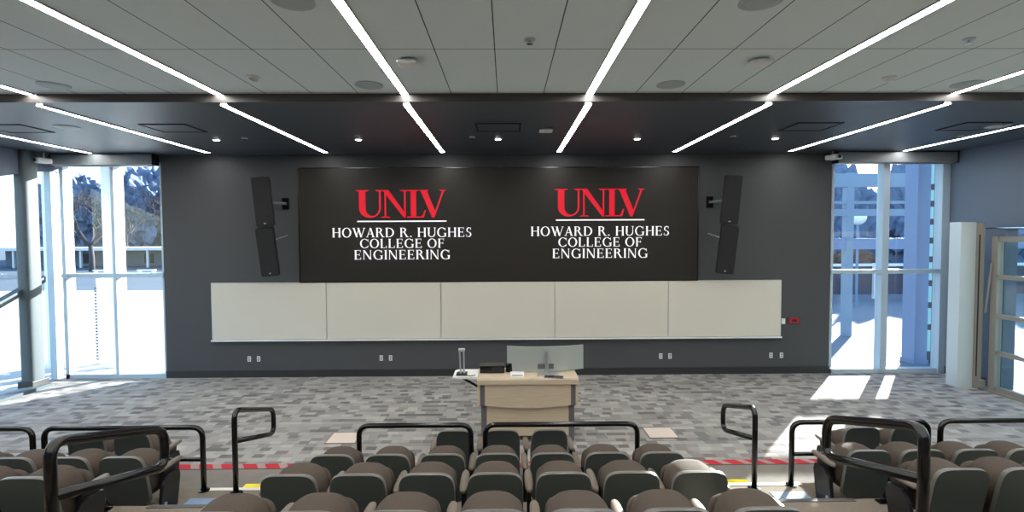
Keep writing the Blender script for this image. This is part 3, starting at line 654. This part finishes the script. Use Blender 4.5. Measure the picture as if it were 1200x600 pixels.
def branch(bm, p, d, L, r, dep, mi=0):
    q = p+d*L; mid = p+d*L*.5+Vector((random.uniform(-1, 1), random.uniform(-1, 1), 0))*L*.06
    tube(bm, [p, mid, q], r, n=5 if dep > 2 else 3, r1=r*.65)
    if dep == 0: return
    for k in range(3 if dep > 1 else 4):
        e = Vector((random.uniform(-1, 1), random.uniform(-.8, .8), random.uniform(-.1, .5))).normalized()
        nd = (d*.75+e*.75+Vector((0, 0, .12))).normalized(); branch(bm, p+(q-p)*random.uniform(.55, 1), nd, L*random.uniform(.62, .85), r*.58, dep-1)
def baretree(x, y, h, lab, z=-.76):
    t = thing('bare_tree', lab, 'tree', (x, y, z), random.uniform(0, 6), 'bare trees beyond the plaza')
    tr = nb(); tube(tr, [(0, 0, 0), (.1, 0, h*.12), (0, .05, h*.24)], h*.024, n=8, r1=h*.018); obj('trunk', tr, MT['bark'], t, smooth=True)
    b = nb()
    for k in range(5):
        a = k*1.26+random.random(); branch(b, Vector((0, .05, h*.22)), Vector((math.cos(a)*.7, math.sin(a)*.7, .9)).normalized(), h*.24, h*.012, 4)
    obj('branches', b, MT['bark'], t)
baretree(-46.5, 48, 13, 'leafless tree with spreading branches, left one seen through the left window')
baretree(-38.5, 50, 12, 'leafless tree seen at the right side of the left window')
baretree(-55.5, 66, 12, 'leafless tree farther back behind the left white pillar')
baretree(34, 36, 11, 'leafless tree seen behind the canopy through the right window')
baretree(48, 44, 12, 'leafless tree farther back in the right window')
def blob(name, x, y, z, rx, rz, lab, cat, m, seg=3, grp=None, jag=.28):
    b = nb(); bmesh.ops.create_icosphere(b, subdivisions=seg+2, radius=1)
    for v in b.verts:
        nrm = v.co.normalized(); s = 1+.22*noise.noise(nrm*3.1+Vector((x, y, 0)))+.28*noise.noise(nrm*8+Vector((y, x, 0)))+random.uniform(-.06, .06); v.co = Vector((nrm.x*rx*s, nrm.y*rx*s, (nrm.z*rz)*s+rz*.9))
    t = thing(name, lab, cat, (x, y, z), 0, grp); obj('foliage', b, MT[m], t); obj('trunk', tube(nb(), [(0, 0, 0), (0, 0, rz*.5)], rx*.08), MT['bark'], t)
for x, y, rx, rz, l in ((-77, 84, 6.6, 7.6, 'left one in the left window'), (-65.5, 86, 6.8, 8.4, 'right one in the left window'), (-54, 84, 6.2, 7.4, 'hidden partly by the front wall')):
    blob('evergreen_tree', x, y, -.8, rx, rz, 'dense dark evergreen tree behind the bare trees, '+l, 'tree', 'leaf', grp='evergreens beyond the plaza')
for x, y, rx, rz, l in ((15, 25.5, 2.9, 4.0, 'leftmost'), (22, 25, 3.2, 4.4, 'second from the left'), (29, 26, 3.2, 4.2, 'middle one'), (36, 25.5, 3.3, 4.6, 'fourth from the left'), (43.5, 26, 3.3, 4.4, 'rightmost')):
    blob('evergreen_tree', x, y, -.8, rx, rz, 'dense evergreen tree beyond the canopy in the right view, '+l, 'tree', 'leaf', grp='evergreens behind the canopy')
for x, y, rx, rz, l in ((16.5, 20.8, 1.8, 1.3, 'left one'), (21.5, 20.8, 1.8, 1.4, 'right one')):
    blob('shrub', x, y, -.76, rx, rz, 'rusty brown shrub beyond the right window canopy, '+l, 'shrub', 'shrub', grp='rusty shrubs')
# low building far left and right
def lowbuild(x, y, wd, h, z, lab):
    t = thing('pavilion', lab, 'building', (x, y, z)); obj('wall', box(-wd, wd, 1.5, 6, 0, h), MT['stone'], t); obj('roof', box(-wd-.6, wd+.6, -2.2, 6.4, h, h+.35), MT['roofm'], t)
    for k in range(9): xx = -wd+2*wd*k/8; obj('post', box(xx-.12, xx+.12, -2, -1.76, 0, h), MT['roofm'], t)
    for k in range(8): xx = -wd+2*wd*(k+.5)/8; obj('window', box(xx-.6, xx+.6, 1.44, 1.5, .4, h-.5), MT['dark'], t)
lowbuild(-50, 58, 17, 2.2, -.76, 'low long pavilion with posts and pale roof edge beyond the left trees')
for x, l in ((-46, 'left'), (-41.5, 'middle'), (-37, 'right')):
    t = thing('bench', 'white bench under the bare trees far outside the left window, %s one' % l, 'bench', (x, 43, -.76), 0, 'benches under the trees')
    obj('seat', box(-.9, .9, -.2, .25, .42, .5), MT['outcol'], t); obj('leg', box(-.8, -.65, -.15, .2, 0, .42), MT['outcol'], t); obj('leg', box(.65, .8, -.15, .2, 0, .42), MT['outcol'], t)
# canopy outside the right window
t = thing('outdoor_canopy', 'pale steel walkway canopy with horizontal beams seen through the right window', 'canopy', (14, 4.3, -.05))
for z0, z1 in ((4.48, 4.88), (3.98, 4.06), (3.62, 3.82)): obj('beam', box(-5.0, 9, 0, .16, z0, z1), MT['canopy'], t)
for x in (-3.55, .6, 5.2): obj('column', box(x-.11, x+.11, .01, .22, 0, 4.9), MT['canopy'], t)
obj('shadow_board', box(-5.0, 9, .02, .14, 2.62, 2.95), MT['bluesteel'], t)  # board added to shade a gap in the sun patch on the floor
t = thing('outdoor_pier', 'flat blue grey pier just outside the right end of the right window', 'pier', (9.93, 1.0, -.05)); obj('shaft', box(-.16, .14, -.1, .3, .1, 6), MT['bluesteel'], t); obj('base', box(-.18, .16, -.12, .32, 0, .1), MT['bluesteel'], t)
t = thing('perforated_screen', 'dark vertical screen with pale slots between pier and window jamb', 'screen', (10.26, .95, -.05))
obj('panel', box(-.15, .2, 0, .05, 0, 6), MT['mauve'], t)
zz = .3
for hh in (.5, .38, .38, .42, .3, .3, .28, .25, 1.3, 1.2): obj('slot', box(-.17, -.08, -.012, 0, zz, zz+hh), MT['cyan'], t); zz += hh+.14
t = thing('street_lamp', 'globe lamp on a thin pole beyond the canopy', 'street lamp', (15.2, 11.0, -.05)); obj('pole', tube(nb(), [(0, 0, 0), (0, 0, 3.55)], .05), MT['bluesteel'], t)
b = nb(); bmesh.ops.create_uvsphere(b, u_segments=20, v_segments=12, radius=.33); obj('globe', b, MT['globe'], t, smooth=True, loc=(0, 0, 3.8))
t = thing('outdoor_fence', 'dark low fence with pale posts across the right outdoor view', 'fence', (20, 13.5, -.05))
obj('rail', box(-10, 10, 0, .08, 1.55, 1.68), MT['outcol'], t); obj('dark_infill', box(-10, 10, .1, .14, .2, 1.5), MT['mauve'], t)
for k in range(14): obj('post', box(-9.8+k*1.5, -9.65+k*1.5, -.05, .1, 0, 1.7), MT['outcol'], t)
lowbuild(46, 56, 20, 3.2, -.76, 'long pavilion with pale roof edge far beyond the right window')
